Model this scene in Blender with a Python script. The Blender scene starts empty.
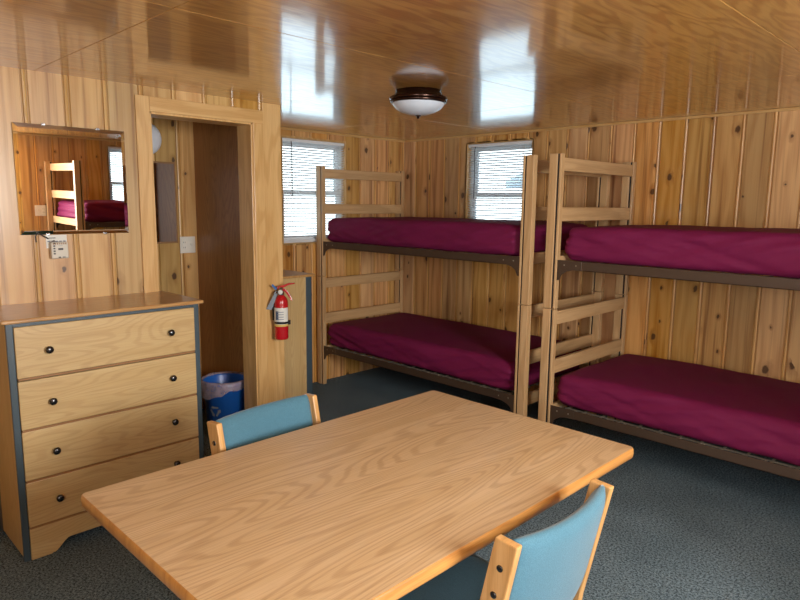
import bpy, bmesh, math, random
from mathutils import Vector, Matrix, noise
random.seed(7)
C = bpy.context.scene.collection
PI = math.pi

# ------------------------------------------------------------------ materials
def lin(h):
    h = h.lstrip('#')
    v = [int(h[i:i + 2], 16) / 255 for i in (0, 2, 4)]
    return tuple(((c / 12.92) if c <= .04045 else ((c + .055) / 1.055) ** 2.4) for c in v) + (1,)

class NT:
    def __init__(s, name):
        s.m = bpy.data.materials.new(name); s.m.use_nodes = True
        s.t = s.m.node_tree; s.t.nodes.clear()
        s.out = s.n('ShaderNodeOutputMaterial'); s.b = s.n('ShaderNodeBsdfPrincipled')
        s.l(s.b.outputs[0], s.out.inputs[0])
    def n(s, k, **kw):
        x = s.t.nodes.new(k)
        for a, v in kw.items(): setattr(x, a, v)
        return x
    def l(s, a, b): s.t.links.new(a, b)
    def val(s, x, sock):
        if isinstance(x, (int, float)): sock.default_value = x
        elif isinstance(x, tuple): sock.default_value = x
        else: s.l(x, sock)
    def math(s, op, a, b=0.0, c=None, clamp=False):
        x = s.n('ShaderNodeMath', operation=op, use_clamp=clamp)
        s.val(a, x.inputs[0]); s.val(b, x.inputs[1])
        if c is not None: s.val(c, x.inputs[2])
        return x.outputs[0]
    def mix(s, f, a, b, mode='MIX'):
        x = s.n('ShaderNodeMix', data_type='RGBA', blend_type=mode)
        s.val(f, x.inputs[0]); s.val(a, x.inputs[6]); s.val(b, x.inputs[7])
        return x.outputs[2]
    def sstep(s, v, a, b, o0=0.0, o1=1.0):
        x = s.n('ShaderNodeMapRange', interpolation_type='SMOOTHSTEP')
        s.val(v, x.inputs[0]); x.inputs[1].default_value = a; x.inputs[2].default_value = b
        x.inputs[3].default_value = o0; x.inputs[4].default_value = o1
        return x.outputs[0]
    def noise(s, vec, scale=1.0, detail=3.0, rough=.5, dist=0.0):
        x = s.n('ShaderNodeTexNoise', noise_dimensions='3D')
        s.l(vec, x.inputs['Vector']); x.inputs['Scale'].default_value = scale
        x.inputs['Detail'].default_value = detail; x.inputs['Roughness'].default_value = rough
        x.inputs['Distortion'].default_value = dist
        return x.outputs['Fac']
    def comb(s, x, y, z=0.0):
        c = s.n('ShaderNodeCombineXYZ')
        s.val(x, c.inputs[0]); s.val(y, c.inputs[1]); s.val(z, c.inputs[2])
        return c.outputs[0]
    def uv(s):
        u = s.n('ShaderNodeUVMap', uv_map='UVMap'); p = s.n('ShaderNodeSeparateXYZ')
        s.l(u.outputs[0], p.inputs[0]); return p.outputs[0], p.outputs[1], u.outputs[0]
    def bump(s, h, strength=.2, dist=.002, coat=False):
        b = s.n('ShaderNodeBump'); b.inputs['Strength'].default_value = strength
        b.inputs['Distance'].default_value = dist; s.l(h, b.inputs['Height'])
        s.l(b.outputs[0], s.b.inputs['Normal'])
        if coat: s.l(b.outputs[0], s.b.inputs['Coat Normal'])
        return b
    def set(s, **kw):
        for k, v in kw.items():
            s.val(v, s.b.inputs[k.replace('_', ' ')])
        return s.m

def plain(name, col, rough=.5, metal=0.0, **kw):
    t = NT(name); c = lin(col)
    o = t.n('ShaderNodeTexCoord').outputs['Object']
    f = t.noise(o, 30, 3)
    t.l(t.mix(t.sstep(f, .3, .7, 0, .12), c, tuple(x * .7 for x in c[:3]) + (1,)), t.b.inputs['Base Color'])
    return t.set(Roughness=rough, Metallic=metal, **kw)

def knotty_pine(name, light, mid, dark, knot='#3a1d0c', rough=.38, coat=.25):
    t = NT(name); u, v, uv = t.uv()
    tone = t.n('ShaderNodeVertexColor', layer_name='tone'); ts = t.n('ShaderNodeSeparateColor'); t.l(tone.outputs[0], ts.inputs[0])
    # knots
    vo = t.n('ShaderNodeTexVoronoi', voronoi_dimensions='2D', feature='F1')
    wob = t.noise(t.comb(t.math('MULTIPLY', u, 30), t.math('MULTIPLY', v, 30)), 1, 2)
    kv = t.comb(t.math('ADD', t.math('MULTIPLY', u, 6.6), t.math('MULTIPLY', wob, .10)), t.math('ADD', t.math('MULTIPLY', v, 4.6), t.math('MULTIPLY', wob, .14)))
    t.l(kv, vo.inputs['Vector']); vo.inputs['Scale'].default_value = 1
    cs = t.n('ShaderNodeSeparateColor'); t.l(vo.outputs['Color'], cs.inputs[0])
    has = t.math('GREATER_THAN', cs.outputs[0], .6)
    size = t.math('MULTIPLY_ADD', t.math('POWER', cs.outputs[1], 1.6), .11, .035)
    rel = t.math('DIVIDE', vo.outputs['Distance'], size)
    core = t.math('MULTIPLY', t.sstep(rel, .65, 1.15, 1, 0), has)
    halo = t.math('MULTIPLY', t.sstep(rel, .8, 3.2, 1, 0), has)
    # grain bends round the knots
    low = t.noise(t.comb(t.math('MULTIPLY', u, 7), t.math('MULTIPLY', v, .8)), 1, 2)
    ring = t.math('ADD', t.math('MULTIPLY', low, 26), t.math('MULTIPLY', halo, 2.6))
    rings = t.math('SINE', t.math('ADD', ring, t.math('MULTIPLY', u, 70)))
    fine = t.noise(t.comb(t.math('MULTIPLY', u, 130), t.math('MULTIPLY', v, 2.4)), 1, 4, .6)
    streak = t.noise(t.comb(t.math('MULTIPLY', u, 22), t.math('MULTIPLY', v, .55)), 1, 3, .6)
    g = t.math('ADD', t.math('MULTIPLY', rings, .16), t.math('ADD', t.math('MULTIPLY', fine, .55), t.math('MULTIPLY', streak, .75)))
    col = t.mix(t.sstep(g, .35, 1.0), lin(light), lin(mid))
    col = t.mix(t.sstep(streak, .52, .7, 0, .75), col, lin(dark))
    col = t.mix(t.math('MULTIPLY', halo, .35), col, lin(dark))
    # board-to-board tone
    hs = t.n('ShaderNodeHueSaturation'); t.l(col, hs.inputs['Color'])
    t.l(t.math('MULTIPLY_ADD', ts.outputs[0], .42, .74), hs.inputs['Value'])
    t.l(t.math('MULTIPLY_ADD', ts.outputs[1], .2, .9), hs.inputs['Saturation'])
    t.l(t.math('MULTIPLY_ADD', ts.outputs[2], .014, .49), hs.inputs['Hue'])
    col = t.mix(t.math('MULTIPLY', core, .88), hs.outputs[0], lin(knot))
    t.l(col, t.b.inputs['Base Color'])
    t.bump(g, .15, .001)
    return t.set(Roughness=rough, Coat_Weight=coat, Coat_Roughness=.16)

def oak(name, light, mid, dark, rough=.4, coat=0.0, cath=1.0, cr=.1, fs=4.6, con=.85):
    t = NT(name); u, v, uv = t.uv()
    low = t.noise(t.comb(t.math('MULTIPLY', u, fs), t.math('MULTIPLY', v, fs * .13)), 1, 2, .4)
    r = t.math('SINE', t.math('ADD', t.math('MULTIPLY', low, 190 * cath), t.math('MULTIPLY', t.noise(t.comb(t.math('MULTIPLY', u, 60), t.math('MULTIPLY', v, 3)), 1, 2), 2.2)))
    pore = t.noise(t.comb(t.math('MULTIPLY', u, 260), t.math('MULTIPLY', v, 5.5)), 1, 3, .6)
    band = t.noise(t.comb(t.math('MULTIPLY', u, 16), t.math('MULTIPLY', v, .5)), 1, 3)
    g = t.math('ADD', t.math('MULTIPLY', t.sstep(r, -.1, 1.0), .55), t.math('MULTIPLY', t.sstep(pore, .42, .68), .5))
    col = t.mix(t.sstep(band, .3, .7), lin(light), lin(mid))
    col = t.mix(t.math('MULTIPLY', g, con), col, lin(dark))
    t.l(col, t.b.inputs['Base Color']); t.bump(g, .06, .0008)
    return t.set(Roughness=rough, Coat_Weight=coat, Coat_Roughness=cr)

def ceiling_ply():
    t = NT('ceiling_plywood'); u, v, uv = t.uv()
    low = t.noise(t.comb(t.math('MULTIPLY', u, 5.5), t.math('MULTIPLY', v, 1.1)), 1, 3, .5)
    r = t.math('SINE', t.math('MULTIPLY', low, 75))
    fine = t.noise(t.comb(t.math('MULTIPLY', u, 90), t.math('MULTIPLY', v, 3)), 1, 4, .6)
    col = t.mix(t.sstep(r, -.6, 1, 0, .75), lin('#bd8a48'), lin('#9c6631'))
    col = t.mix(t.sstep(fine, .45, .75, 0, .6), col, lin('#7f4e22'))
    t.l(col, t.b.inputs['Base Color'])
    wav = t.noise(t.comb(t.math('MULTIPLY', u, 45), t.math('MULTIPLY', v, 5)), 1, 3, .6)
    b = t.n('ShaderNodeBump'); b.inputs['Strength'].default_value = .14; b.inputs['Distance'].default_value = .0025
    t.l(wav, b.inputs['Height']); t.l(b.outputs[0], t.b.inputs['Coat Normal'])
    return t.set(Roughness=.3, Coat_Weight=1.0, Coat_Roughness=.085, Coat_IOR=1.6)

def carpet_mat():
    t = NT('carpet'); o = t.n('ShaderNodeTexCoord').outputs['Object']
    a = t.noise(o, 105, 4, .85); b = t.noise(o, 130, 3, .7); big = t.noise(o, 3, 3)
    col = t.mix(t.sstep(a, .4, .6), lin('#1f2c33'), lin('#7c9099'))
    col = t.mix(t.sstep(b, .58, .75, 0, .6), col, lin('#c4ccc4'))
    col = t.mix(t.sstep(big, .3, .7, 0, .25), col, lin('#22333a'))
    t.l(col, t.b.inputs['Base Color']); t.bump(a, .6, .004)
    return t.set(Roughness=.95, Specular_IOR_Level=.1)

def fabric(name, c1, c2, scale=500, sheen=.3, rough=.85):
    t = NT(name); o = t.n('ShaderNodeTexCoord').outputs['Object']
    a = t.noise(o, scale, 2, .7); b = t.noise(o, 9, 3)
    col = t.mix(t.sstep(a, .35, .65), lin(c1), lin(c2))
    t.l(t.mix(t.sstep(b, .3, .7, 0, .2), col, lin(c1)), t.b.inputs['Base Color'])
    t.bump(a, .25, .001)
    return t.set(Roughness=rough, Sheen_Weight=sheen, Sheen_Roughness=.4, Specular_IOR_Level=.15)

def glass_mat(name, tint=(.93, .97, .96, 1)):
    t = NT(name); tr = t.n('ShaderNodeBsdfTransparent'); tr.inputs[0].default_value = tint
    gl = t.n('ShaderNodeBsdfGlossy'); gl.inputs['Roughness'].default_value = .02
    fr = t.n('ShaderNodeFresnel'); fr.inputs[0].default_value = 1.45
    mx = t.n('ShaderNodeMixShader'); t.l(fr.outputs[0], mx.inputs[0]); t.l(tr.outputs[0], mx.inputs[1]); t.l(gl.outputs[0], mx.inputs[2])
    t.l(mx.outputs[0], t.out.inputs[0]); return t.m

def liner_mat():
    t = NT('bin_liner'); t.b.inputs['Base Color'].default_value = lin('#b9a6ae')
    t.set(Roughness=.35); tr = t.n('ShaderNodeBsdfTransparent')
    mx = t.n('ShaderNodeMixShader'); o = t.n('ShaderNodeTexCoord').outputs['Object']
    t.l(t.sstep(t.noise(o, 25, 3), .35, .7, .4, .65), mx.inputs[0]); t.l(tr.outputs[0], mx.inputs[1]); t.l(t.b.outputs[0], mx.inputs[2])
    t.l(mx.outputs[0], t.out.inputs[0]); return t.m

M = dict(
    pine_left=knotty_pine('pine_partition', '#cba363', '#b58847', '#8a5c28'),
    pine=knotty_pine('pine_wall', '#d6a562', '#b98344', '#7d4c22'),
    bead=None,
    casing=oak('door_casing_fir', '#d9b074', '#cb9e60', '#b98a4c', cath=.5, coat=.15),
    ceiling=ceiling_ply(), carpet=carpet_mat(),
    panel=oak('brown_panel', '#a56f3a', '#976330', '#7d4f24', rough=.5, coat=.1),
    bunk=oak('bunk_birch', '#c8a172', '#bd9464', '#a98052', rough=.45, cath=.35, coat=.1),
    oak_front=oak('dresser_oak', '#c4a570', '#bb9a63', '#9d7848', rough=.42, cath=1.1, fs=6, con=.5),
    oak_top=oak('dresser_top_oak', '#b98c55', '#ad8048', '#93683a', rough=.3, coat=.4, cath=.8),
    oak_table=oak('table_oak_laminate', '#cdad83', '#c2a073', '#8e6a42', rough=.32, coat=.25, cr=.25, fs=3.4, cath=1.8, con=.6),
    oak_edge=oak('table_edge_oak', '#c38a48', '#b5793a', '#9c632c', rough=.3, coat=.3, cath=.4),
    oak_chair=oak('chair_oak', '#cf9f64', '#c18f52', '#a87840', rough=.35, coat=.3, cath=.5),
    drawer_edge=plain('drawer_edge', '#8b6034', .5),
    slate=plain('slate_edge_band', '#33424a', .45),
    black=plain('black_plastic', '#101113', .25, Coat_Weight=.5),
    dark=plain('dark_gap', '#1a1511', .8),
    steel_brown=plain('brown_steel', '#4b3a2d', .45, .35),
    spring=plain('spring_steel', '#b0a894', .4, .7),
    steel=plain('table_base_steel', '#2b2b2c', .4, .6),
    chrome=plain('chrome', '#c9ccd0', .2, 1.0),
    teal=fabric('teal_fabric', '#395f70', '#4a7486'),
    maroon=fabric('maroon_sheet', '#5e1033', '#741b45', 900, .0, .7),
    white=plain('white_metal', '#e6e8ea', .4),
    plastic_white=plain('white_plastic', '#e2ddd0', .4),
    plastic_beige=plain('beige_plastic', '#c9c3b2', .45),
    bronze=plain('bronze', '#35221a', .25, .85),
    frosted=plain('frosted_glass', '#c6ced8', .35, 0, Subsurface_Weight=.0, Coat_Weight=.3),
    globe=plain('milk_glass', '#dfe3ea', .3),
    red=plain('red_enamel', '#b3141c', .22, 0, Coat_Weight=.6),
    paper=plain('paper_label', '#d9d8cf', .6),
    ink=plain('ink', '#3a4a66', .6), ink_dark=plain('ink_dark', '#2a2c30', .6),
    tag_grey=plain('grey_tag', '#7d8791', .6), tag_blue=plain('blue_tag', '#2f5f9c', .5),
    yellow=plain('yellow_print', '#d6b55a', .6),
    bin_blue=plain('blue_plastic', '#1d5bb5', .35),
    liner=liner_mat(), glass=glass_mat('window_glass'),
    plaster=plain('grey_siding', '#aab4ba', .8), roof=plain('grey_roof', '#9aa6ae', .8), bright_ground=plain('daylit_ground', '#e4e8ea', .9),  # ground colour whitened to stand in for bright daylight falling outside
)
def blind_mat():
    t = NT('blind_slat'); t.b.inputs['Base Color'].default_value = lin('#e9edf0'); t.set(Roughness=.45)
    tr = t.n('ShaderNodeBsdfTranslucent'); tr.inputs[0].default_value = lin('#e9edf0')
    mx = t.n('ShaderNodeMixShader'); mx.inputs[0].default_value = .25
    t.l(t.b.outputs[0], mx.inputs[1]); t.l(tr.outputs[0], mx.inputs[2]); t.l(mx.outputs[0], t.out.inputs[0]); return t.m
M['blind'] = blind_mat()
def mirror_mat():
    t = NT('silvered_mirror'); return t.set(Base_Color=(.93, .94, .93, 1), Metallic=1.0, Roughness=.0)
M['mirror'] = mirror_mat()

# ------------------------------------------------------------------ mesh helpers
class MB:
    def __init__(s): s.v = []; s.f = []; s.mi = []; s.mats = []; s.sm = []
    def mid(s, m):
        if m not in s.mats: s.mats.append(m)
        return s.mats.index(m)
    def add(s, verts, faces, mat, smooth=False, xf=None):
        b = len(s.v); i = s.mid(mat)
        for p in verts:
            p = Vector(p); s.v.append(xf @ p if xf else p)
        for f in faces: s.f.append(tuple(b + k for k in f)); s.mi.append(i); s.sm.append(smooth)
        return s
    def box(s, x0, x1, y0, y1, z0, z1, mat, xf=None):
        vs = [(x, y, z) for x in (x0, x1) for y in (y0, y1) for z in (z0, z1)]
        return s.add(vs, [(0, 1, 3, 2), (4, 6, 7, 5), (0, 4, 5, 1), (2, 3, 7, 6), (0, 2, 6, 4), (1, 5, 7, 3)], mat, xf=xf)
    def prism(s, poly, axis, a0, a1, mat, smooth=False, xf=None):
        n = len(poly)
        def P(p, a):
            return {'x': (a, p[0], p[1]), 'y': (p[0], a, p[1]), 'z': (p[0], p[1], a)}[axis]
        vs = [P(p, a0) for p in poly] + [P(p, a1) for p in poly]
        fs = [tuple(range(n))[::-1], tuple(range(n, 2 * n))] + [(i, (i + 1) % n, n + (i + 1) % n, n + i) for i in range(n)]
        return s.add(vs, fs, mat, smooth, xf)
    def lathe(s, prof, mat, c=(0, 0, 0), seg=32, smooth=True, xf=None, cap=True):
        vs = []; fs = []; n = len(prof)
        for k in range(seg):
            a = 2 * PI * k / seg
            for r, z in prof: vs.append((c[0] + r * math.cos(a), c[1] + r * math.sin(a), c[2] + z))
        for k in range(seg):
            q = (k + 1) % seg
            for i in range(n - 1): fs.append((k * n + i, q * n + i, q * n + i + 1, k * n + i + 1))
        if cap:
            for i in (0, n - 1):
                if prof[i][0] > 1e-5: fs.append(tuple(k * n + i for k in range(seg)))
        return s.add(vs, fs, mat, smooth, xf)
    def tube(s, pts, r, mat, seg=8, xf=None):
        pts = [Vector(p) for p in pts]; vs = []; fs = []
        for i, p in enumerate(pts):
            d = (pts[min(i + 1, len(pts) - 1)] - pts[max(i - 1, 0)]).normalized()
            a = d.orthogonal().normalized() if abs(d.z) > .9 else d.cross(Vector((0, 0, 1))).normalized()
            b = d.cross(a)
            for k in range(seg):
                t = 2 * PI * k / seg; vs.append(p + (a * math.cos(t) + b * math.sin(t)) * r)
        for i in range(len(pts) - 1):
            for k in range(seg):
                q = (k + 1) % seg; fs.append((i * seg + k, i * seg + q, (i + 1) * seg + q, (i + 1) * seg + k))
        fs.append(tuple(range(seg))[::-1]); fs.append(tuple(range((len(pts) - 1) * seg, len(pts) * seg)))
        return s.add(vs, fs, mat, True, xf)
    def build(s, name, parent=None, grain=None, bevel=0.0, seg=2, loc=None, tones=None, weld=False, subd=0):
        me = bpy.data.meshes.new(name)
        me.from_pydata([tuple(p) for p in s.v], [], s.f)
        for m in s.mats: me.materials.append(M[m])
        for i, p in enumerate(me.polygons): p.material_index = s.mi[i]; p.use_smooth = s.sm[i]
        bm = bmesh.new(); bm.from_mesh(me)
        if weld: bmesh.ops.remove_doubles(bm, verts=bm.verts, dist=1e-5)
        bmesh.ops.recalc_face_normals(bm, faces=bm.faces); bm.to_mesh(me); bm.free()
        if grain is None:
            ext = [max(p[i] for p in s.v) - min(p[i] for p in s.v) for i in range(3)]
            grain = 'xyz'[ext.index(max(ext))]
        gi = 'xyz'.index(grain); ou, ov = random.uniform(0, 20), random.uniform(0, 20)
        uv = me.uv_layers.new(name='UVMap')
        for p in me.polygons:
            n = [abs(c) for c in p.normal]; ax = n.index(max(n))
            pl = [i for i in range(3) if i != ax]
            if gi in pl: vi = gi; ui = [i for i in pl if i != gi][0]
            else: ui, vi = pl
            for li in p.loop_indices:
                co = me.vertices[me.loops[li].vertex_index].co
                uv.data[li].uv = (co[ui] + ou + (.37 if ui == 2 else 0), co[vi] + ov)
        o = bpy.data.objects.new(name, me); C.objects.link(o)
        if parent: o.parent = parent
        if loc: o.location = loc
        if bevel:
            b = o.modifiers.new('bevel', 'BEVEL'); b.width = bevel; b.segments = seg; b.limit_method = 'ANGLE'; b.angle_limit = math.radians(40)
        if subd:
            b = o.modifiers.new('subd', 'SUBSURF'); b.levels = subd; b.render_levels = subd
        return o

def thing(name, label, cat, loc=(0, 0, 0), rz=0.0, group=None):
    o = bpy.data.objects.new(name, None); C.objects.link(o); o.empty_display_size = .1
    o.location = loc; o.rotation_euler = (0, 0, rz); o['label'] = label; o['category'] = cat
    if group: o['group'] = group
    return o
def tag(o, label, cat, group=None):
    o['label'] = label; o['category'] = cat
    if group: o['group'] = group
    return o
def struct(o): o['kind'] = 'structure'; return o
def dup(o, parent=None):
    c = o.copy(); C.objects.link(c)
    if parent: c.parent = parent
    for ch in list(o.children): dup(ch, c)
    return c

# ------------------------------------------------------------------ measurements (metres)
H = 2.106; PX = .9475; W = 5.45; YF = -5.35; PT = .14
DY0, DY1, DH = -2.846, -2.233, 1.983
WS = (.655, .84, 1.195)          # window width, height, sill

# ------------------------------------------------------------------ setting: boarded walls
def board_wall(name, length, height, mat, pitch, phase, openings, loc, rz, back=.12, z0=0.0, bead=.95):
    prof = [(-.017, 0), (-.0125, .0085), (-.0095, .0085), (-.0065, .001), (0, -.0015), (.0065, .001), (.0095, .0085), (.0125, .0085), (.017, 0)]
    pts = {0.0: 0.0, length: 0.0}; cen = []
    k = math.ceil((0 - phase) / pitch)
    while phase + k * pitch < length:
        c = phase + k * pitch; cen.append(c)
        for dx, d in prof:
            if 0 < c + dx < length: pts[c + dx] = d
        k += 1
    xs = sorted(pts)
    def depth(x):
        for a, b in zip(xs, xs[1:]):
            if a <= x <= b: return pts[a] + (pts[b] - pts[a]) * ((x - a) / (b - a) if b > a else 0)
        return 0.0
    cut = sorted(set([x for x in xs] + [o for op in openings for o in op[:2] if 0 < o < length]))
    verts = []; faces = []; uvs = []; tones = []
    rnd = random.Random(name); seeds = {}
    def seed(x):
        dm = min(abs(x - c) for c in cen)
        if dm < .0075: i = ('b', min(range(len(cen)), key=lambda q: abs(x - cen[q])))
        elif dm < .0125: return (0, 0, (-1.1, .6, .4, 1))
        else: i = sum(1 for c in cen if c < x)
        if i not in seeds:
            t = rnd.random()
            seeds[i] = (rnd.uniform(0, 30), rnd.uniform(0, 30), (t, rnd.random(), rnd.random(), 1)) if not isinstance(i, tuple) else (rnd.uniform(0, 30), rnd.uniform(0, 30), (bead, .6, .55, 1))
        return seeds[i]
    for a, b in zip(cut, cut[1:]):
        m = (a + b) / 2; zs = [(z0, height)]
        for ox0, ox1, oz0, oz1 in openings:
            if ox0 < m < ox1:
                nz = []
                for p, q in zs:
                    if oz0 > p: nz.append((p, min(q, oz0)))
                    if oz1 < q: nz.append((max(p, oz1), q))
                zs = nz
        su, sv, tn = seed(m)
        for p, q in zs:
            i = len(verts)
            verts += [(a, depth(a), p), (b, depth(b), p), (b, depth(b), q), (a, depth(a), q)]
            faces.append((i, i + 1, i + 2, i + 3))
            uvs.append([(a + su, p + sv), (b + su, p + sv), (b + su, q + sv), (a + su, q + sv)]); tones.append(tn)
    # backing slab, cut round the openings
    def bk(x0, x1, a, b):
        if x1 - x0 < 1e-4 or b - a < 1e-4: return
        i = len(verts); y0, y1 = .008, back
        verts.extend([(x, y, z) for x in (x0, x1) for y in (y0, y1) for z in (a, b)])
        for f in [(0, 1, 3, 2), (4, 6, 7, 5), (0, 4, 5, 1), (2, 3, 7, 6), (0, 2, 6, 4), (1, 5, 7, 3)]:
            faces.append(tuple(i + q for q in f)); uvs.append([(.1, .1)] * 4); tones.append((.3, .5, .5, 1))
    cx = 0.0
    for ox0, ox1, oz0, oz1 in sorted(openings):
        bk(cx, ox0, z0, height); bk(ox0, ox1, z0, oz0); bk(ox0, ox1, oz1, height); cx = ox1
    bk(cx, length, z0, height)
    me = bpy.data.meshes.new(name); me.from_pydata(verts, [], faces); me.materials.append(M[mat])
    me.uv_layers.new(name='UVMap'); me.color_attributes.new('tone', 'FLOAT_COLOR', 'CORNER')
    uv = me.uv_layers['UVMap']; ca = me.color_attributes['tone']
    for p in me.polygons:
        for j, li in enumerate(p.loop_indices): uv.data[li].uv = uvs[p.index][j]; ca.data[li].color = tones[p.index]
    o = bpy.data.objects.new(name, me); C.objects.link(o); o.location = loc; o.rotation_euler = (0, 0, rz)
    return struct(o)

w1y = -1.37; w2x = .74
def win_op(x): return (x, x + WS[0], WS[2], WS[2] + WS[1])
# local X along the wall, local Y outwards
board_wall('wall_back', W, H, 'pine', .173, .141, [win_op(w2x)], (0, 0, 0), 0)
board_wall('wall_window', 2.11, H, 'pine', .178, 2.11 - 1.618, [win_op(w1y + 2.11)], (0, -2.11, 0), PI / 2)
board_wall('wall_bathroom_back', 4.05 - 2.11, H, 'pine_left', .173, .09, [], (0, -4.05, 0), PI / 2)
# the partition (dresser wall) with its doorway
board_wall('wall_partition', -2.038 - YF, H, 'pine_left', .1765, (-2.885 - YF) % .1765, [(DY0 - YF, DY1 - YF, -.01, DH)], (PX, YF, 0), PI / 2, back=PT, bead=.6)
w3 = .76; w4 = 2.55
board_wall('wall_right', -YF, H, 'pine', .173, .1, [win_op(w3), (w4, w4 + .9, 1.15, 2.0)], (W, 0, 0), -PI / 2)
board_wall('wall_front', W - PX, H, 'pine_left', .173, .05, [(.3, 1.5, 1.0, 2.0)], (W, YF, 0), PI)
# side wall of the nook/bathroom: brown panel inside, boards outside
b = MB(); b.box(0, PX - PT, -2.11, -2.075, 0, H, 'panel'); struct(b.build('wall_bathroom_side', grain='z'))
b = MB(); b.box(0, PX - .008, -2.075, -2.038, 0, H, 'casing'); struct(b.build('wall_nook_return', grain='z'))
b = MB(); b.box(0, PX - PT, -4.1, -4.05, 0, H, 'casing'); struct(b.build('wall_bathroom_far', grain='z'))
b = MB(); q = PX - PT - .012
b.box(q, q + .011, -4.05, DY0 - .004, 0, H, 'panel'); b.box(q, q + .011, DY1 + .004, -2.11, 0, H, 'panel'); b.box(q, q + .011, DY0 - .004, DY1 + .004, DH + .004, H, 'panel'); struct(b.build('bathroom_dark_lining', grain='z'))  # unseen dark lining, added to darken what the bathroom mirror reflects
# floor and ceiling
b = MB(); b.box(-.12, W + .12, YF - .12, .12, -.1, 0, 'carpet'); struct(b.build('floor'))
b = MB()
xs = [-.12, 1.13, 2.33, 3.55, 4.77, W + .12]; ys = [YF - .12, -3.37, -1.05, .12]
for i in range(5):
    for j in range(3): b.box(xs[i] + .0012, xs[i + 1] - .0012, ys[j] + .0012, ys[j + 1] - .0012, H, H + .02, 'ceiling')
b.box(-.12, W + .12, YF - .12, .12, H + .012, H + .06, 'drawer_edge')
struct(b.build('ceiling', grain='y', bevel=.0015, seg=1))
# small cove strips where the walls meet the ceiling
for i, (x0, x1, y0, y1) in enumerate([(0, W, -.016, 0), (0, .016, -2.03, 0), (W - .016, W, YF, 0)]):
    b = MB(); b.box(x0, x1, y0, y1, H - .018, H, 'casing'); struct(b.build('trim_%d' % (i + 1), bevel=.004))

# doorway: jamb lining and casing
b = MB(); x0, x1 = PX - PT - .005, PX + .004
b.box(x0, x1, DY0 - .001, DY0 + .012, 0, DH, 'casing'); b.box(x0, x1, DY1 - .012, DY1 + .001, 0, DH, 'casing'); b.box(x0, x1, DY0, DY1, DH - .012, DH + .001, 'casing')
door = struct(b.build('door_1', grain='z', bevel=.002))
for y0, y1, z0, z1, g in [(DY0 - .072, DY0 + .001, 0, DH + .074, 'z'), (DY1 - .001, DY1 + .068, 0, DH, 'z'), (DY0 + .001, DY1 + .068, DH - .001, DH + .074, 'y')]:
    b = MB(); b.box(PX, PX + .013, y0, y1, z0, z1, 'casing'); b.build('door_casing', door, grain=g, bevel=.003)
b = MB(); b.box(PX - .01, PX + .004, DY1 + .068, -2.036, 0, H, 'casing'); struct(b.build('trim_4', grain='z', bevel=.003))

# windows
def window(n, w, h, sill, loc, rz, blind=True):
    b = MB(); d = .12
    for x0, x1, z0, z1 in [(-.012, .006, 0, h), (w - .006, w + .012, 0, h), (0, w, -.012, .006), (0, w, h - .006, h + .012)]:
        b.box(x0, x1, .0, d, z0, z1, 'casing')
    o = struct(b.build('window_%d' % n, grain='z', bevel=.002)); o.location = (loc[0], loc[1], sill); o.rotation_euler = (0, 0, rz)
    f = MB(); t = .03
    for x0, x1, z0, z1 in [(.006, t, .006, h - .006), (w - t, w - .006, .006, h - .006), (t, w - t, .006, t), (t, w - t, h - t, h - .006)]: f.box(x0, x1, .055, .115, z0, z1, 'white')
    f.build('window_frame', o, bevel=.003)
    mid = h * .49
    for z0, z1, y in [(t, mid + .018, .06), (mid - .018, h - t, .085)]:
        f = MB(); s = .028
        for a, bb, c, e in [(t, t + s, z0, z1), (w - t - s, w - t, z0, z1), (t + s, w - t - s, z0, z0 + s + .006), (t + s, w - t - s, z1 - s - .006, z1)]: f.box(a, bb, y, y + .022, c, e, 'white')
        sash = f.build('window_sash', o, bevel=.002)
        g = MB(); g.box(t + s, w - t - s, y + .009, y + .012, z0 + s, z1 - s, 'glass'); g.build('pane', sash)
    return o
def blind(w, h, sill, loc, rz, label, drop):
    o = thing('window_blind', label, 'blind', (loc[0], loc[1], sill), rz, 'white slatted blinds over the windows')
    b = MB(); b.box(.012, w - .012, .008, .036, h - .032, h - .008, 'white'); b.build('head_rail', o, bevel=.002)
    b = MB(); z = h - .045
    while z > drop + .03:
        b.prism([(.009, z + .0054), (.022, z + .0008), (.035, z - .0062), (.035, z - .0056), (.022, z + .0016), (.009, z + .006)], 'x', .014, w - .014, 'blind'); z -= .0205
    b.build('slats', o)
    b = MB(); b.box(.014, w - .014, .012, .034, drop + .008, drop + .022, 'white'); b.build('bottom_rail', o, bevel=.002)
    for x in (.09, w - .09):
        c = MB(); c.tube([(x, .007, h - .03), (x, .007, drop + .015)], .0012, 'white', 5); c.build('ladder_cord', o)
    c = MB(); c.tube([(.09, .002, h - .03), (.09, -.004, h - .06), (.092, -.004, h - .46)], .0035, 'steel', 6); c.build('tilt_wand', o)
    return o
window(1, WS[0], WS[1], WS[2], (0, w1y), PI / 2)
blind(WS[0], WS[1], WS[2], (0, w1y), PI / 2, 'white slatted blind on the window left of the corner, beside the extinguisher wall', 0.01)
window(2, WS[0], WS[1], WS[2], (w2x, 0), 0)
blind(WS[0], WS[1], WS[2], (w2x, 0), 0, 'white slatted blind on the window behind the left bunk bed', 0.01)
window(3, WS[0], WS[1], WS[2], (W, -w3), -PI / 2)
blind(WS[0], WS[1], WS[2], (W, -w3), -PI / 2, 'white slatted blind seen at the right edge of the wall mirror', 0.01)
window(4, .9, .85, 1.15, (W, -w4), -PI / 2)
window(5, 1.2, 1.0, 1.0, (W - .3, YF), PI)
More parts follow.
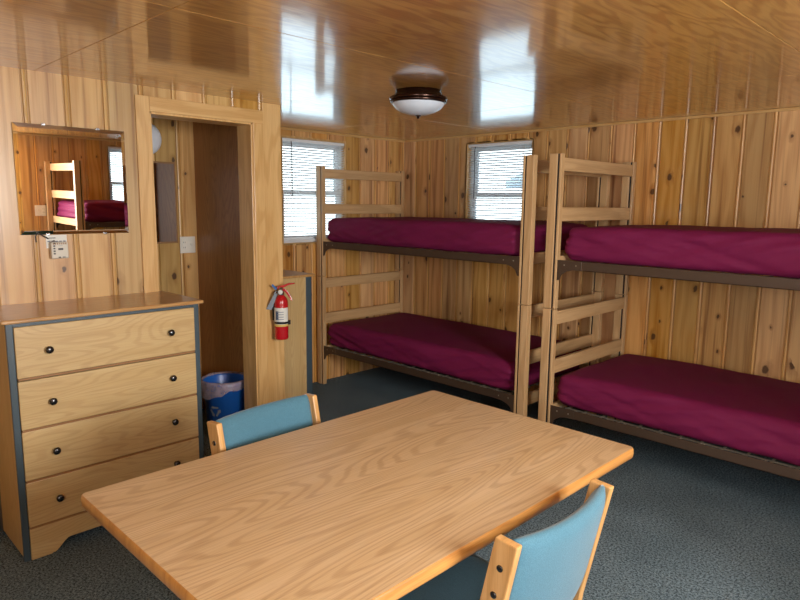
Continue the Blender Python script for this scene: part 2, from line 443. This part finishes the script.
# outside
b = MB(); b.box(-30, 30, -30, 30, -.7, -.6, 'bright_ground'); struct(b.build('ground'))
t = thing('cabin', 'pale grey neighbouring cabin with low gable roof beyond the window behind the bunks', 'building', (.0, 9, -.6), .2)
b = MB(); b.box(-4, 3, 0, 5, 0, 2.6, 'plaster'); b.build('wall', t)
b = MB(); b.prism([(-4.5, 2.5), (-.5, 4.3), (3.5, 2.5), (3.5, 2.65), (-.5, 4.45), (-4.5, 2.65)], 'y', -.5, 5.5, 'roof'); b.build('roof', t)
b = MB(); b.prism([(-4, 2.6), (3, 2.6), (-.5, 4.2)], 'y', 0.01, .1, 'plaster'); b.build('gable', t)

# ------------------------------------------------------------------ bunk beds
BL, BD, BH, BS = 2.086, .96, 1.822, .922
def bunk_bed(loc, rz, label):
    t = thing('bunk_bed', label, 'bunk bed', loc, rz, 'wooden bunk beds')
    for end in (0, 1):
        sx = (lambda x: x) if end == 0 else (lambda x: BL - x)
        for y in (0, BD):
            sy = (lambda q: q) if y == 0 else (lambda q: BD - q)
            for z0, z1 in ((0, BS - .0015), (BS + .0015, BH)):
                b = MB()
                for xa, xb, ya, yb in [(0, .052, 0, .042), (.064, .079, .003, .039)]:
                    X = sorted((sx(xa), sx(xb))); Y = sorted((sy(ya), sy(yb))); b.box(X[0], X[1], Y[0], Y[1], z0, z1, 'bunk')
                X = sorted((sx(.051), sx(.0645))); Y = sorted((sy(.006), sy(.036))); b.box(X[0], X[1], Y[0], Y[1], z0 + .002, z1 - .002, 'dark')
                b.build('post', t, grain='z', bevel=.0035)
        for z0, z1 in ((.525, .61), (.825, .905), (1.437, 1.517), (1.725, 1.80), (.255, .33), (1.165, 1.235)):
            X = sorted((sx(.05), sx(.073))); b = MB(); b.box(X[0], X[1], .036, BD - .036, z0, z1, 'bunk'); b.build('end_slat', t, grain='y', bevel=.003)
    for zt in (.335, 1.212):
        for y, s in ((.012, 1), (BD - .012, -1)):
            b = MB(); Y = sorted((y, y + .005 * s)); b.box(.07, BL - .07, Y[0], Y[1], zt - .052, zt, 'steel_brown')
            Y = sorted((y, y + .04 * s)); b.box(.08, BL - .08, Y[0], Y[1], zt - .052, zt - .047, 'steel_brown')
            r = b.build('side_rail', t, bevel=.001)
            for e in (0, 1):
                sx = (lambda x: x) if e == 0 else (lambda x: BL - x)
                poly = [(sx(.064), zt + .002), (sx(.235), zt + .002), (sx(.235), zt - .05), (sx(.18), zt - .052), (sx(.14), zt - .062), (sx(.11), zt - .082), (sx(.095), zt - .115), (sx(.064), zt - .12)]
                Y = sorted((y - .004 * s, y)); g = MB(); g.prism(poly, 'y', Y[0], Y[1], 'steel_brown')
                for bx_ in (.125, .2):
                    g.lathe([(.006, -.003), (.0045, .0), (0, .001)], 'spring', seg=8, xf=Matrix.Translation((sx(bx_), y - .004 * s, zt - .025)) @ Matrix.Rotation(s * PI / 2, 4, 'X'))
                g.build('bracket', r, bevel=.0008, seg=1)
        b = MB()
        for k in range(9):
            yy = .08 + k * (BD - .16) / 8; b.box(.14, BL - .14, yy - .006, yy + .006, zt - .018, zt - .014, 'spring')
        for k in range(17):
            xx = .16 + k * (BL - .32) / 16; b.box(xx - .006, xx + .006, .05, BD - .05, zt - .014, zt - .011, 'spring')
        for k in range(19):
            xx = .13 + k * (BL - .26) / 18
            for y0, y1 in ((.02, .055), (BD - .055, BD - .02)): b.tube([(xx, y0, zt - .01), (xx, (y0 + y1) / 2, zt - .002), (xx, y1, zt - .012)], .0035, 'spring', 5)
        for x0 in (.088, BL - .113): b.box(x0, x0 + .025, .02, BD - .02, zt - .05, zt - .045, 'steel_brown')
        b.build('spring_deck', t)
    return t
bedA = bunk_bed((.025, -1.06, 0), 0, 'wooden bunk bed in the corner, its left end against the window wall')
bedB = dup(bedA); bedB.location = (2.2146, -1.06, 0); bedB['label'] = 'wooden bunk bed at the right, running out of the picture along the back wall'
bedC = dup(bedA); bedC.location = (W - .03, -2.04, 0); bedC.rotation_euler = (0, 0, PI / 2); bedC['label'] = 'wooden bunk bed seen only as a white ladder end in the wall mirror'
bedC.location = (W - .02, -2.105, 0)

def mattress(bed, zb, seed, label, th=.205):
    L, D, r = 1.90, .885, .055; nx, ny, nz = 110, 44, 14
    hx, hy, hz = L / 2, D / 2, th / 2
    def tr(p, flatbot=True):
        c = Vector((max(-hx + r, min(hx - r, p[0])), max(-hy + r, min(hy - r, p[1])), max(-hz + r, min(hz - r, p[2]))))
        d = Vector(p) - c
        if d.length < 1e-9: return Vector(p)
        n = d.normalized(); q = c + n * r
        x, y, z = q; e = 0.0
        side = max(0, 1 - abs(n.z) * 1.1)
        for xe, sg in ((-hx, 1), (hx, -1)):
            dx = (x - xe) * sg
            fall = math.exp(-dx / .75)
            s = dx * .42 + (z + hz) * 1.5 + .02 * noise.noise((x * 3, y * 3, seed))
            e += side * (.3 + .7 * fall) * .026 * (.45 - 2 * abs(noise.noise((s * 11, dx * 1.3 + y * .2, seed + 4 + sg))))
            e += side * fall * .008 * math.sin(s * 60 + seed) * (.5 + .8 * noise.noise((dx * 3, z * 6, seed + 3)))
        e += side * .012 * noise.noise((x * 2.2 + z * 5, z * 9, seed + y * 2)) + side * .006 * noise.noise((x * 6 - z * 14, z * 20, seed * 2))
        e += .006 * max(0, n.z) * noise.noise((x * 3, y * 3, seed + 9)) + .003 * max(0, n.z) * noise.noise((x * 9 + y * 6, y * 4, seed))
        q = q + n * e
        if z < 0: q.z += .006 * noise.noise((x * 7, y * 7, seed)) * (-z / hz)
        ends = min(1, max(0, (abs(x) - hx + .35) / .35))
        q.z -= .012 * ends * ends * (1 if n.z > -.2 else 0) * (z + hz) / (2 * hz)
        return q
    V = []; F = []
    def grid(fn, a, b_):
        s0 = len(V)
        for i in range(a + 1):
            for j in range(b_ + 1): V.append(tr(fn(i / a, j / b_)))
        for i in range(a):
            for j in range(b_):
                k = s0 + i * (b_ + 1) + j; F.append((k, k + 1, k + b_ + 2, k + b_ + 1))
    # finer sampling towards the rounded edges
    def ease(t, h): return h * (2 * t - 1)
    for sgn in (-1, 1):
        grid(lambda i, j, s=sgn: (ease(i, hx), ease(j, hy), s * hz), nx, ny)
        grid(lambda i, j, s=sgn: (ease(i, hx), s * hy, ease(j, hz)), nx, nz)
        grid(lambda i, j, s=sgn: (s * hx, ease(i, hy), ease(j, hz)), ny, nz)
    b = MB(); b.add(V, F, 'maroon', True); o = b.build('mattress', weld=True)
    mw = Matrix.Translation(bed.location) @ Matrix.Rotation(bed.rotation_euler[2], 4, 'Z')
    p = mw @ Vector((BL / 2 + (-.013 if bed is bedA else 0), BD / 2 + .0, zb + hz)); o.location = p; o.rotation_euler = (0, 0, bed.rotation_euler[2])
    return tag(o, label, 'mattress', 'mattresses in maroon fitted sheets')
ZL, ZU = .331, 1.208
mattress(bedA, ZL, 1.0, 'maroon sheeted mattress on the lower deck of the corner bunk, under the windows')
mattress(bedA, ZU, 5.0, 'maroon sheeted mattress on the top deck of the corner bunk, crossing the window')
mattress(bedB, ZL, 9.0, 'maroon sheeted mattress on the lower deck of the right bunk, nearest the table corner')
mattress(bedB, ZU, 14.0, 'maroon sheeted mattress on the top deck of the right bunk')
mattress(bedC, ZU, 23.0, 'maroon sheeted mattress seen behind the ladder in the wall mirror')

# ------------------------------------------------------------------ dressers
def dresser(loc, rz, label, sidew=.012, Wd=.835, D=.425):
    # local: front face at y=0 facing -y, x along the width, depth to +y
    Hh = 1.03
    t = thing('dresser', label, 'dresser', loc, rz, 'oak dressers with dark edge bands')
    b = MB(); b.prism([(-.02, Hh), (-.02, Hh + .018), (Wd + .02, Hh + .018), (Wd + .02, Hh)], 'y', -.02, D + .0, 'oak_top'); b.build('top', t, grain='x', bevel=.006)
    for x0 in (0, Wd - .018):
        b = MB(); b.box(x0, x0 + .018, sidew, D - .1, 0.02, Hh, 'oak_front'); b.build('side_panel', t, grain='z')
    b = MB(); b.box(.018, Wd - .018, D - .012, D - .004, .05, Hh, 'drawer_edge'); b.build('back_panel', t, grain='z')
    for x0, x1 in ((-.001, .026), (Wd - .026, Wd + .001)):
        b = MB(); b.box(x0, x1, 0, sidew, 0, Hh, 'slate'); b.build('edge_band', t, grain='z', bevel=.003)
        b = MB(); b.box(x0 + (0 if x0 < .1 else .006), x1 - (.006 if x0 < .1 else 0), D - .1, D, 0, Hh, 'slate'); b.build('rear_post', t, grain='z', bevel=.003)
    b = MB(); b.box(.026, Wd - .026, .002, .014, Hh - .016, Hh, 'slate'); b.build('top_rail', t)
    b = MB(); b.box(.019, Wd - .019, .02, .03, .14, Hh - .01, 'dark'); b.build('carcass', t)
    for z0, z1 in ((.799, 1.013), (.579, .785), (.356, .568), (.149, .346)):
        b = MB(); b.box(.027, Wd - .027, -.006, .016, z0, z1, 'oak_front'); d = b.build('drawer', t, grain='x', bevel=.0025)
        b = MB(); b.box(.03, Wd - .03, -.0045, .02, z0 - .010, z0 - .001, 'drawer_edge'); b.build('drawer_lip', d, grain='x')
        for kx in (.15, Wd - .152):
            zc = (z0 + z1) / 2
            k = MB(); k.lathe([(0, .024), (.008, .0235), (.0145, .02), (.0165, .015), (.015, .011), (.008, .008), (.007, .002), (.011, 0)], 'black', seg=20,
                    xf=Matrix.Translation((kx, -.006, zc)) @ Matrix.Rotation(PI / 2, 4, 'X'))
            k.build('knob', d)
    # kick board with scalloped cut-out
    poly = [(.027, 0.0), (.11, 0.0)]
    for k in range(9):
        a = k / 8; poly.append((.11 + .075 * a, .052 * (a * a * (3 - 2 * a)) if k else .004))
    poly += [(Wd - x, z) for x, z in poly[:1:-1]] + [(Wd - .11, 0), (Wd - .027, 0), (Wd - .027, .139), (.027, .139)]
    b = MB(); b.prism(poly, 'y', -.004, .014, 'oak_front'); b.build('kick_board', t, grain='x', bevel=.002)
    return t
dresser((1.366, -3.662, 0), PI / 2, 'oak four-drawer dresser with black knobs under the wall mirror')
dresser((.785, -1.69, 0), PI, 'oak dresser in the nook behind the extinguisher wall, only its side showing', .05, .765, .345)

# ------------------------------------------------------------------ table
TX0, TX1, TY0, TY1, TZ = 2.48, 3.387, -3.775, -2.327, .732
def rrect(x0, x1, y0, y1, r, n=6):
    p = []
    for cx, cy, a0 in ((x1 - r, y1 - r, 0), (x0 + r, y1 - r, 90), (x0 + r, y0 + r, 180), (x1 - r, y0 + r, 270)):
        for k in range(n + 1):
            a = math.radians(a0 + 90 * k / n); p.append((cx + r * math.cos(a), cy + r * math.sin(a)))
    return p
cx, cy = (TX0 + TX1) / 2, (TY0 + TY1) / 2
t = thing('dining_table', 'long oak laminate table in the foreground with two teal chairs', 'table', (cx, cy, 0))
hw, hl = (TX1 - TX0) / 2, (TY1 - TY0) / 2
b = MB(); b.prism(rrect(-hw + .003, hw - .003, -hl + .003, hl - .003, .014), 'z', TZ - .028, TZ, 'oak_table'); top = b.build('tabletop', t, grain='y')
inn, outr = rrect(-hw + .003, hw - .003, -hl + .003, hl - .003, .014), None
b = MB(); n = len(inn)
rings = []
for off, z in ((-.001, TZ - .034), (.001, TZ - .035), (.0035, TZ - .030), (.005, TZ - .018), (.0035, TZ - .005), (.0005, TZ - .0002), (-.001, TZ - .0002)):
    rings.append([(x, y, z) for x, y in rrect(-hw + .003 - off, hw - .003 + off, -hl + .003 - off, hl - .003 + off, .014 + max(off, -.001))])
vs = [p for rg in rings for p in rg]
fs = [(i * n + k, i * n + (k + 1) % n, (i + 1) * n + (k + 1) % n, (i + 1) * n + k) for i in range(len(rings) - 1) for k in range(n)]
b.add(vs, fs, 'oak_edge', True); b.build('edge_band', t, grain='y')
for s in (-1, 1):
    y = s * .34
    b = MB(); b.box(-.03, .03, y - .03, y + .03, .03, TZ - .05, 'steel'); b.build('leg', t, grain='z', bevel=.006)
    b = MB(); b.box(-.3, .3, y - .03, y + .03, .0, .035, 'steel'); b.build('foot', t, bevel=.01)
    b = MB(); b.box(-.3, .3, y - .025, y + .025, TZ - .05, TZ - .028, 'steel'); b.build('top_bracket', t, bevel=.003)

# ------------------------------------------------------------------ chairs
def chair(loc, rz, label):
    # local: sitter faces +x
    t = thing('chair', label, 'chair', loc, rz, 'teal upholstered oak chairs')
    for s in (-1, 1):
        y0, y1 = sorted((s * .2225, s * .2005))
        # reclined upright that runs down into the back leg
        xr = lambda z: -.27 + .205 * (.8 - z)
        up = [(xr(.8), .8), (xr(.8) + .06, .804), (xr(.46) + .066, .46), (xr(.36) + .065, .38), (-.235, 0), (-.29, 0), (xr(.36) - .012, .38), (xr(.46), .46)]
        b = MB(); b.prism(up, 'y', y0, y1, 'oak_chair')
        sf = b.build('side_upright', t, grain='z', bevel=.004)
        for z in (.735, .665):
            k = MB(); k.lathe([(.0085, 0), (.0085, .002), (.006, .003), (0, .0032)], 'black', seg=14, xf=Matrix.Translation((xr(z) + .03, s * .2225, z)) @ Matrix.Rotation(-s * PI / 2, 4, 'X'))
            k.build('bolt', sf)
        b = MB(); b.prism([(.17, 0), (.225, 0), (.225, .41), (.16, .41)], 'y', y0, y1, 'oak_chair'); b.build('front_leg', t, grain='z', bevel=.004)
        b = MB(); b.box(-.18, .2, y0 + .002, y1 - .002, .345, .41, 'oak_chair'); b.build('seat_rail', t, grain='x', bevel=.004)
    for x0 in (-.15, .16):
        b = MB(); b.box(x0, x0 + .022, -.197, .197, .35, .405, 'oak_chair'); b.build('cross_rail', t, grain='y', bevel=.003)
    # seat pad
    V = []; F = []; nx, ny = 18, 18
    def se(i, j, top):
        a, c = 2 * i / nx - 1, 2 * j / ny - 1
        ex = max(0, 1 - abs(a) ** 6) ** .5; ey = max(0, 1 - abs(c) ** 6) ** .5
        hgt = .03 * ex * ey
        z = .432 + hgt + .008 * (a * a) - .008 * (1 - c * c) if top else .432 - .026 * ex * ey
        return (.025 + .225 * a, .19 * c, z)
    for top in (1, 0):
        s0 = len(V)
        for i in range(nx + 1):
            for j in range(ny + 1): V.append(se(i, j, top))
        for i in range(nx):
            for j in range(ny):
                k = s0 + i * (ny + 1) + j; F.append((k, k + 1, k + ny + 2, k + ny + 1))
    b = MB(); b.add(V, F, 'teal', True); b.build('seat', t, weld=True)
    # curved back pad
    V = []; F = []; nu, nv, nt = 32, 18, 2
    def bp(u, v, f):
        # u across, v up, f = +1 front face, -1 rear face
        c = 2 * u - 1; bow = .032 * (1 - c * c)
        zt = .803 - .004 * (1 - c * c); zb = .548 - .065 * (1 - c ** 4)
        z = zb + (zt - zb) * v
        edge = max(0, 1 - (abs(2 * v - 1)) ** 8) ** .5
        eu = max(0.35, (1 - abs(c) ** 14)) ** .5
        th = .025 * edge * eu
        x = -.27 + .205 * (.8 - z) + .024 - bow + f * th
        return (x, .2 * c, z)
    for f in (1, -1):
        s0 = len(V)
        for i in range(nu + 1):
            for j in range(nv + 1): V.append(bp(i / nu, .5 - .5 * math.cos(PI * j / nv), f))
        for i in range(nu):
            for j in range(nv):
                k = s0 + i * (nv + 1) + j; F.append((k, k + 1, k + nv + 2, k + nv + 1))
    for c in (0, nu):
        for j in range(nv):
            a = c * (nv + 1) + j; q = (nu + 1) * (nv + 1) + a; F.append((a, a + 1, q + 1, q))
    b = MB(); b.add(V, F, 'teal', True); b.build('backrest', t, weld=True)
    return t
chA = chair((3.276, -3.022, 0), PI, 'teal oak-framed chair at the right of the table, its back towards the viewer')
chB = dup(chA); chB.location = (2.61, -3.085, 0); chB.rotation_euler = (0, 0, math.radians(5)); chB['label'] = 'teal oak-framed chair across the table, in front of the blue bin'

# ------------------------------------------------------------------ wall mirror
t = thing('wall_mirror', 'plain rectangular wall mirror above the dresser, showing a bunk ladder', 'mirror', (PX + .002, -3.23, 1.617))
t.rotation_euler = (0, math.radians(.75), math.radians(-.32))
w_, h_, bv = .247, .252, .018
def mv(x, a, c): return (x, a, c)
b = MB(); b.add([mv(.012, -w_ + bv, -h_ + bv), mv(.012, w_ - bv, -h_ + bv), mv(.012, w_ - bv, h_ - bv), mv(.012, -w_ + bv, h_ - bv)], [(0, 1, 2, 3)], 'mirror')
b.build('mirror_glass', t)
b = MB(); I = [(-w_ + bv, -h_ + bv), (w_ - bv, -h_ + bv), (w_ - bv, h_ - bv), (-w_ + bv, h_ - bv)]; O = [(-w_, -h_), (w_, -h_), (w_, h_), (-w_, h_)]
b.add([mv(.012, *p) for p in I] + [mv(.009, *p) for p in O], [(k, (k + 1) % 4, 4 + (k + 1) % 4, 4 + k) for k in range(4)], 'mirror')
b.add([mv(.009, *p) for p in O] + [mv(.006, *p) for p in O], [(k, (k + 1) % 4, 4 + (k + 1) % 4, 4 + k) for k in range(4)], 'mirror')
b.build('bevelled_edge', t)
b = MB(); b.box(.004, .0075, -w_ + .002, w_ - .002, -h_ + .002, h_ - .002, 'drawer_edge'); b.build('backing', t)
for y, z, s in ((-.12, h_, 1), (.12, h_, 1), (-.13, -h_, -1), (.13, -h_, -1)):
    b = MB(); b.box(.0, .0145, y - .008, y + .008, z - .004, z + .006, 'chrome'); b.build('mirror_clip', t, bevel=.002)

# thermostat and the card above it
t = thing('thermostat', 'small beige box thermostat on the wall under the mirror', 'thermostat', (PX, -3.322, 1.306))
b = MB(); b.box(0, .036, -.038, .038, -.055, .024, 'plastic_beige'); body = b.build('body', t, bevel=.006, seg=3)
for k in range(6):
    b = MB(); b.box(.0335, .0368, -.029, -.02, -.034 + k * .012, -.027 + k * .012, 'ink_dark'); b.build('vent', t)
for k in range(7):
    b = MB(); y = -.03 + k * .009; b.box(.033, .0372, y, y + .005, .012, .02, 'drawer_edge'); b.build('vent', t)
b = MB(); b.box(.036, .037, -.008, .014, -.014, -.005, 'ink_dark'); b.box(.036, .037, -.006, .012, .005, .007, 'tag_grey'); b.build('nameplate', t)
b = MB(); b.box(.036, .043, -.008, -.001, -.051, -.045, 'black'); b.box(.036, .039, .01, .022, -.05, -.046, 'ink_dark'); b.build('lever', t)
b = MB(); b.box(0, .004, -.046, .046, 0, .062, 'paper'); b.box(.004, .0045, -.032, -.004, .046, .05, 'ink_dark')
for k in range(5): b.box(.004, .0045, -.04 + k * .017, -.028 + k * .017, .03, .034, 'ink')
for k in range(4): b.box(.004, .0045, -.036 + k * .018, -.022 + k * .018, .018, .021, 'ink')
o = tag(b.build('notice_card'), 'small white printed card on the wall just above the thermostat', 'card'); o.location = (PX, -3.325, 1.3)
b = MB(); b.tube([(.004, -3.36, 1.345), (.014, -3.385, 1.36), (.014, -3.405, 1.372), (.006, -3.415, 1.36), (.004, -3.413, 1.33)], .003, 'steel', 6, xf=Matrix.Translation((PX, 0, 0)))
tag(b.build('wire'), 'short dark wire curling out left of the white card', 'wire')

# ------------------------------------------------------------------ fire extinguisher
t = thing('fire_extinguisher', 'red fire extinguisher with white label hung on the wall end by the doorway', 'extinguisher', (PX + .066, -2.098, .69), -.75)
b = MB(); b.lathe([(0, .004), (.036, 0), (.041, .004), (.0425, .012), (.0425, .225), (.041, .24), (.034, .258), (.022, .27), (.018, .275), (.018, .282)], 'red', seg=36); b.build('cylinder', t)
b = MB()
def arc(r, a0, a1, z0, z1, mat, n=14):
    vs = []; 
    for k in range(n + 1):
        a = a0 + (a1 - a0) * k / n; vs += [(r * math.cos(a), r * math.sin(a), z0), (r * math.cos(a), r * math.sin(a), z1)]
    b.add(vs, [(2 * k, 2 * k + 2, 2 * k + 3, 2 * k + 1) for k in range(n)], mat, True)
arc(.0432, -1.35, 1.35, .085, .2, 'paper'); arc(.0434, -1.35, 1.35, .085, .098, 'yellow')
for k in range(5): arc(.0436, -.55, .5, .112 + k * .015, .117 + k * .015, 'tag_grey')
arc(.0436, -.7, -.25, .125, .18, 'ink', 5)
b.build('label', t)
b = MB(); b.lathe([(.017, .27), (.02, .28), (.02, .3), (.014, .308), (.014, .325), (0, .326)], 'chrome', seg=20)
b.lathe([(.014, 0), (.014, .01), (.012, .012), (0, .012)], 'paper', seg=16, xf=Matrix.Translation((.018, .0, .296)) @ Matrix.Rotation(PI / 2, 4, 'Y')); b.build('valve', t)
b = MB(); b.prism([(-.02, .312), (.01, .318), (.05, .338), (.085, .345), (.088, .352), (.05, .35), (.01, .336), (-.02, .33)], 'x', -.009, .009, 'red'); b.build('squeeze_lever', t, bevel=.002)
b = MB(); b.prism([(.0, .305), (.022, .3), (.05, .262), (.062, .24), (.07, .243), (.06, .27), (.03, .312), (.0, .318)], 'x', -.008, .008, 'red'); b.build('carry_handle', t, bevel=.002)
b = MB(); b.tube([(0, -.018, .3), (.004, -.036, .292), (.006, -.044, .26), (.006, -.047, .2), (.005, -.047, .12)], .008, 'black', 10); b.build('hose', t)
b = MB(); b.prism([(-.018, .285), (-.034, .29), (-.088, .19), (-.055, .185)], 'x', .02, .0215, 'tag_grey'); b.build('inspection_tag', t)
b = MB(); b.prism([(-.02, .318), (-.048, .345), (-.055, .334), (-.03, .305)], 'x', .012, .0135, 'tag_blue'); b.build('seal_tag', t)
b = MB(); b.lathe([(.0438, .1), (.0442, .1), (.0442, .114), (.0438, .114)], 'black', seg=32, cap=False); b.box(-.008, .012, .042, .056, .094, .12, 'black'); b.box(-.055, -.04, -.03, .012, .09, .125, 'steel'); b.build('strap', t)

# ------------------------------------------------------------------ ceiling light
t = thing('ceiling_light', 'bronze-ringed flush ceiling light with frosted glass bowl', 'ceiling light', (1.905, -1.84, H))
b = MB(); b.lathe([(0, 0), (.118, 0), (.122, -.02), (.14, -.03), (.15, -.036), (.151, -.046), (.146, -.051)], 'bronze', seg=48); b.build('pan', t)
b = MB(); b.lathe([(.12, -.048), (.145, -.05), (.149, -.056), (.145, -.063), (.132, -.066), (.12, -.06)], 'bronze', seg=48, cap=False); b.build('trim_ring', t)
b = MB(); b.lathe([(.138, -.06), (.132, -.074), (.116, -.092), (.088, -.108), (.052, -.119), (.015, -.123), (0, -.123)], 'frosted', seg=48, cap=False); b.build('glass_bowl', t)
b = MB(); b.lathe([(0, -.119), (.014, -.122), (.014, -.127), (.008, -.131), (.006, -.138), (.0, -.142)], 'bronze', seg=16); b.build('finial', t)

# ------------------------------------------------------------------ bathroom bits seen through the doorway
b = MB(); b.box(0, .022, -2.75, -2.262, 1.238, 1.79, 'drawer_edge'); o = b.build('bathroom_mirror', bevel=.002)
b = MB(); b.add([(.0225, -2.738, 1.25), (.0225, -2.272, 1.25), (.0225, -2.272, 1.778), (.0225, -2.738, 1.778)], [(0, 1, 2, 3)], 'mirror'); b.build('mirror_pane', o)
tag(o, 'dark-looking framed mirror on the back wall seen through the doorway', 'mirror')
t = thing('globe_light', 'round white globe light on the wall above the mirror through the doorway', 'wall light', (0, -2.487, 1.928))
b = MB(); b.lathe([(.05, 0), (.05, .012), (.03, .02), (.03, .03)], 'chrome', seg=24, xf=Matrix.Rotation(PI / 2, 4, 'Y')); b.build('wall_plate', t)
b = MB(); b.lathe([(.03, .022)] + [(.108 * math.sin(a), .075 - .055 * math.cos(a) * 1.0) for a in [.35 + k * (PI - .35) / 14 for k in range(15)]], 'globe', seg=36, xf=Matrix.Rotation(PI / 2, 4, 'Y'), cap=False); b.build('globe', t)
def plate(loc, rz, label, cat, name):
    t = thing(name, label, cat, loc, rz)
    b = MB(); b.box(-.057, .057, -.006, 0, -.058, .058, 'plastic_white'); b.build('cover_plate', t, bevel=.003)
    b = MB()
    b.box(-.042, -.012, -.0085, -.005, -.034, .034, 'plastic_white'); b.build('receptacle', t, bevel=.002)
    for z in (-.018, .018):
        for x in (-.033, -.021):
            b = MB(); b.box(x - .0012, x + .0012, -.0092, -.008, z - .005, z + .005, 'ink_dark'); b.build('socket_slot', t)
    b = MB(); b.box(.02, .034, -.014, -.005, -.006, .012, 'plastic_white'); b.build('toggle', t, bevel=.002)
    return t
plate((0, -2.184, 1.222), PI / 2, 'white outlet and switch plate on the back wall through the doorway', 'switch plate', 'switch_plate')
plate((W, -2.16, 1.29), -PI / 2, 'white switch plate on the board wall reflected left of the ladder', 'switch plate', 'switch_plate')

t = thing('waste_bin', 'blue plastic waste bin with clear crumpled liner standing inside the doorway', 'waste bin', (.6, -2.262, 0))
t.scale = (1.05, 1.05, 1.06)
b = MB(); b.lathe([(0, .004), (.1, .004), (.104, .0), (.108, .004), (.134, .345), (.141, .348), (.141, .358), (.132, .36), (.128, .35), (.103, .012), (0, .012)], 'bin_blue', seg=40); b.build('tub', t)
b = MB(); V = []; F = []; n = 72; m = 8
for k in range(n):
    a = 2 * PI * k / n; ca, sa = math.cos(a), math.sin(a)
    zl = .318 - .055 * max(0, math.cos(a + 1.9)) + .014 * noise.noise((ca * 2.5, sa * 2.5, 3))
    R_ = [(.124, .24), (.1285, .31), (.132, .362), (.14, .371), (.1475, .362)] + [(.1485 + .001 * q, .355 + (zl - .355) * q / 3) for q in (1, 2, 3)]
    for i, (r, z) in enumerate(R_):
        w = .0035 * noise.noise((ca * 10, sa * 10, i * .4)) + .003 * noise.noise((ca * 4, sa * 4, i * .3))
        V.append(((r + abs(w) * (i > 2)) * ca, (r + abs(w) * (i > 2)) * sa, z + .9 * w * (i > 1)))
for k in range(n):
    for i in range(m - 1): F.append((k * m + i, ((k + 1) % n) * m + i, ((k + 1) % n) * m + i + 1, k * m + i + 1))
b.add(V, F, 'liner', True); b.build('liner', t)
b = MB(); a0 = math.atan2(-4.327 + 2.275, 4.258 - .545) - .55      # recycling arrows printed on the tub
for k in range(3):
    th = PI / 2 + k * 2 * PI / 3
    for q in range(2):
        pass
    p = [(math.cos(th + PI / 3 * s) * .032, math.sin(th + PI / 3 * s) * .032) for s in (-.75, .75)]
    d = Vector((p[1][0] - p[0][0], p[1][1] - p[0][1])).normalized(); nn = Vector((-d.y, d.x))
    P0, P1 = Vector(p[0]), Vector(p[1]) - d * .012
    shp = [P0 - nn * .006, P1 - nn * .006, P1 - nn * .013, Vector(p[1]) + d * .006, P1 + nn * .013, P1 + nn * .006, P0 + nn * .006]
    vs = []
    for sx_, sz_ in shp:
        z = .19 + sz_; r = .108 + (z - .004) * (.026 / .341) + .0012; vs.append((r * math.cos(a0 + sx_ / r), r * math.sin(a0 + sx_ / r), z))
    b.add(vs, [tuple(range(len(vs)))], 'tag_grey')
b.build('recycling_arrows', t)

# ------------------------------------------------------------------ camera
P = [637.2112, .7822, .1503, .0114, 4.2584, -4.327, 1.5283]
f, yaw, pit, rol = P[:4]
fw = Vector((-math.sin(yaw) * math.cos(pit), math.cos(yaw) * math.cos(pit), -math.sin(pit)))
r0 = Vector((math.cos(yaw), math.sin(yaw), 0)); u0 = r0.cross(fw)
r = r0 * math.cos(rol) + u0 * math.sin(rol); u = -r0 * math.sin(rol) + u0 * math.cos(rol)
cd = bpy.data.cameras.new('camera'); cam = bpy.data.objects.new('camera', cd); C.objects.link(cam)
cd.sensor_width = 36; cd.lens = f * 36 / 800; cd.clip_start = .05
cam.matrix_world = Matrix(((r.x, u.x, -fw.x, P[4]), (r.y, u.y, -fw.y, P[5]), (r.z, u.z, -fw.z, P[6]), (0, 0, 0, 1)))
bpy.context.scene.camera = cam

# ------------------------------------------------------------------ light
wd = bpy.data.worlds.new('sky'); bpy.context.scene.world = wd; wd.use_nodes = True
nt = wd.node_tree; bg = nt.nodes['Background']
tc = nt.nodes.new('ShaderNodeTexCoord'); sp = nt.nodes.new('ShaderNodeSeparateXYZ'); rp = nt.nodes.new('ShaderNodeValToRGB')
nt.links.new(tc.outputs['Generated'], sp.inputs[0]); nt.links.new(sp.outputs[2], rp.inputs[0]); nt.links.new(rp.outputs[0], bg.inputs[0])
rp.color_ramp.elements[0].position = 0; rp.color_ramp.elements[0].color = (.92, .97, 1, 1)
rp.color_ramp.elements[1].position = .6; rp.color_ramp.elements[1].color = (.72, .86, 1, 1)
bg.inputs[1].default_value = 5.5
def area(name, loc, rot, sx, sy, power, col=(1, 1, 1), portal=False):
    l = bpy.data.lights.new(name, 'AREA'); l.shape = 'RECTANGLE'; l.size = sx; l.size_y = sy; l.energy = power; l.color = col
    if portal: l.cycles.is_portal = True
    o = bpy.data.objects.new(name, l); C.objects.link(o); o.location = loc; o.rotation_euler = rot; return o
zc = WS[2] + WS[1] / 2
area('window_portal', (-.1, w1y + .32, zc), (PI / 2, 0, -PI / 2), .6, .8, 1, portal=True)
area('window_portal', (w2x + .32, .1, zc), (-PI / 2, 0, 0), .6, .8, 1, portal=True)
# daylight entering at the windows behind and beside the viewer
area('window_daylight', (W - .02, -w4 - .45, 1.575), (0, PI / 2, 0), .8, .85, 118, (1, .98, .95))
area('window_daylight', (W - .9, YF + .02, 1.5), (PI / 2, 0, 0), 1.15, .95, 46, (.98, .98, 1))
area('window_portal', (W + .1, -w3 - .32, zc), (0, PI / 2, 0), .8, .6, 1, portal=True)

sc = bpy.context.scene
sc.view_settings.view_transform = 'Standard'; sc.view_settings.look = 'None'; sc.view_settings.exposure = -.02; sc.view_settings.gamma = 1.09
sc.cycles.use_denoising = True; sc.cycles.max_bounces = 10; sc.cycles.transparent_max_bounces = 12
sc.cycles.sample_clamp_indirect = 6; sc.cycles.caustics_reflective = False; sc.cycles.caustics_refractive = False
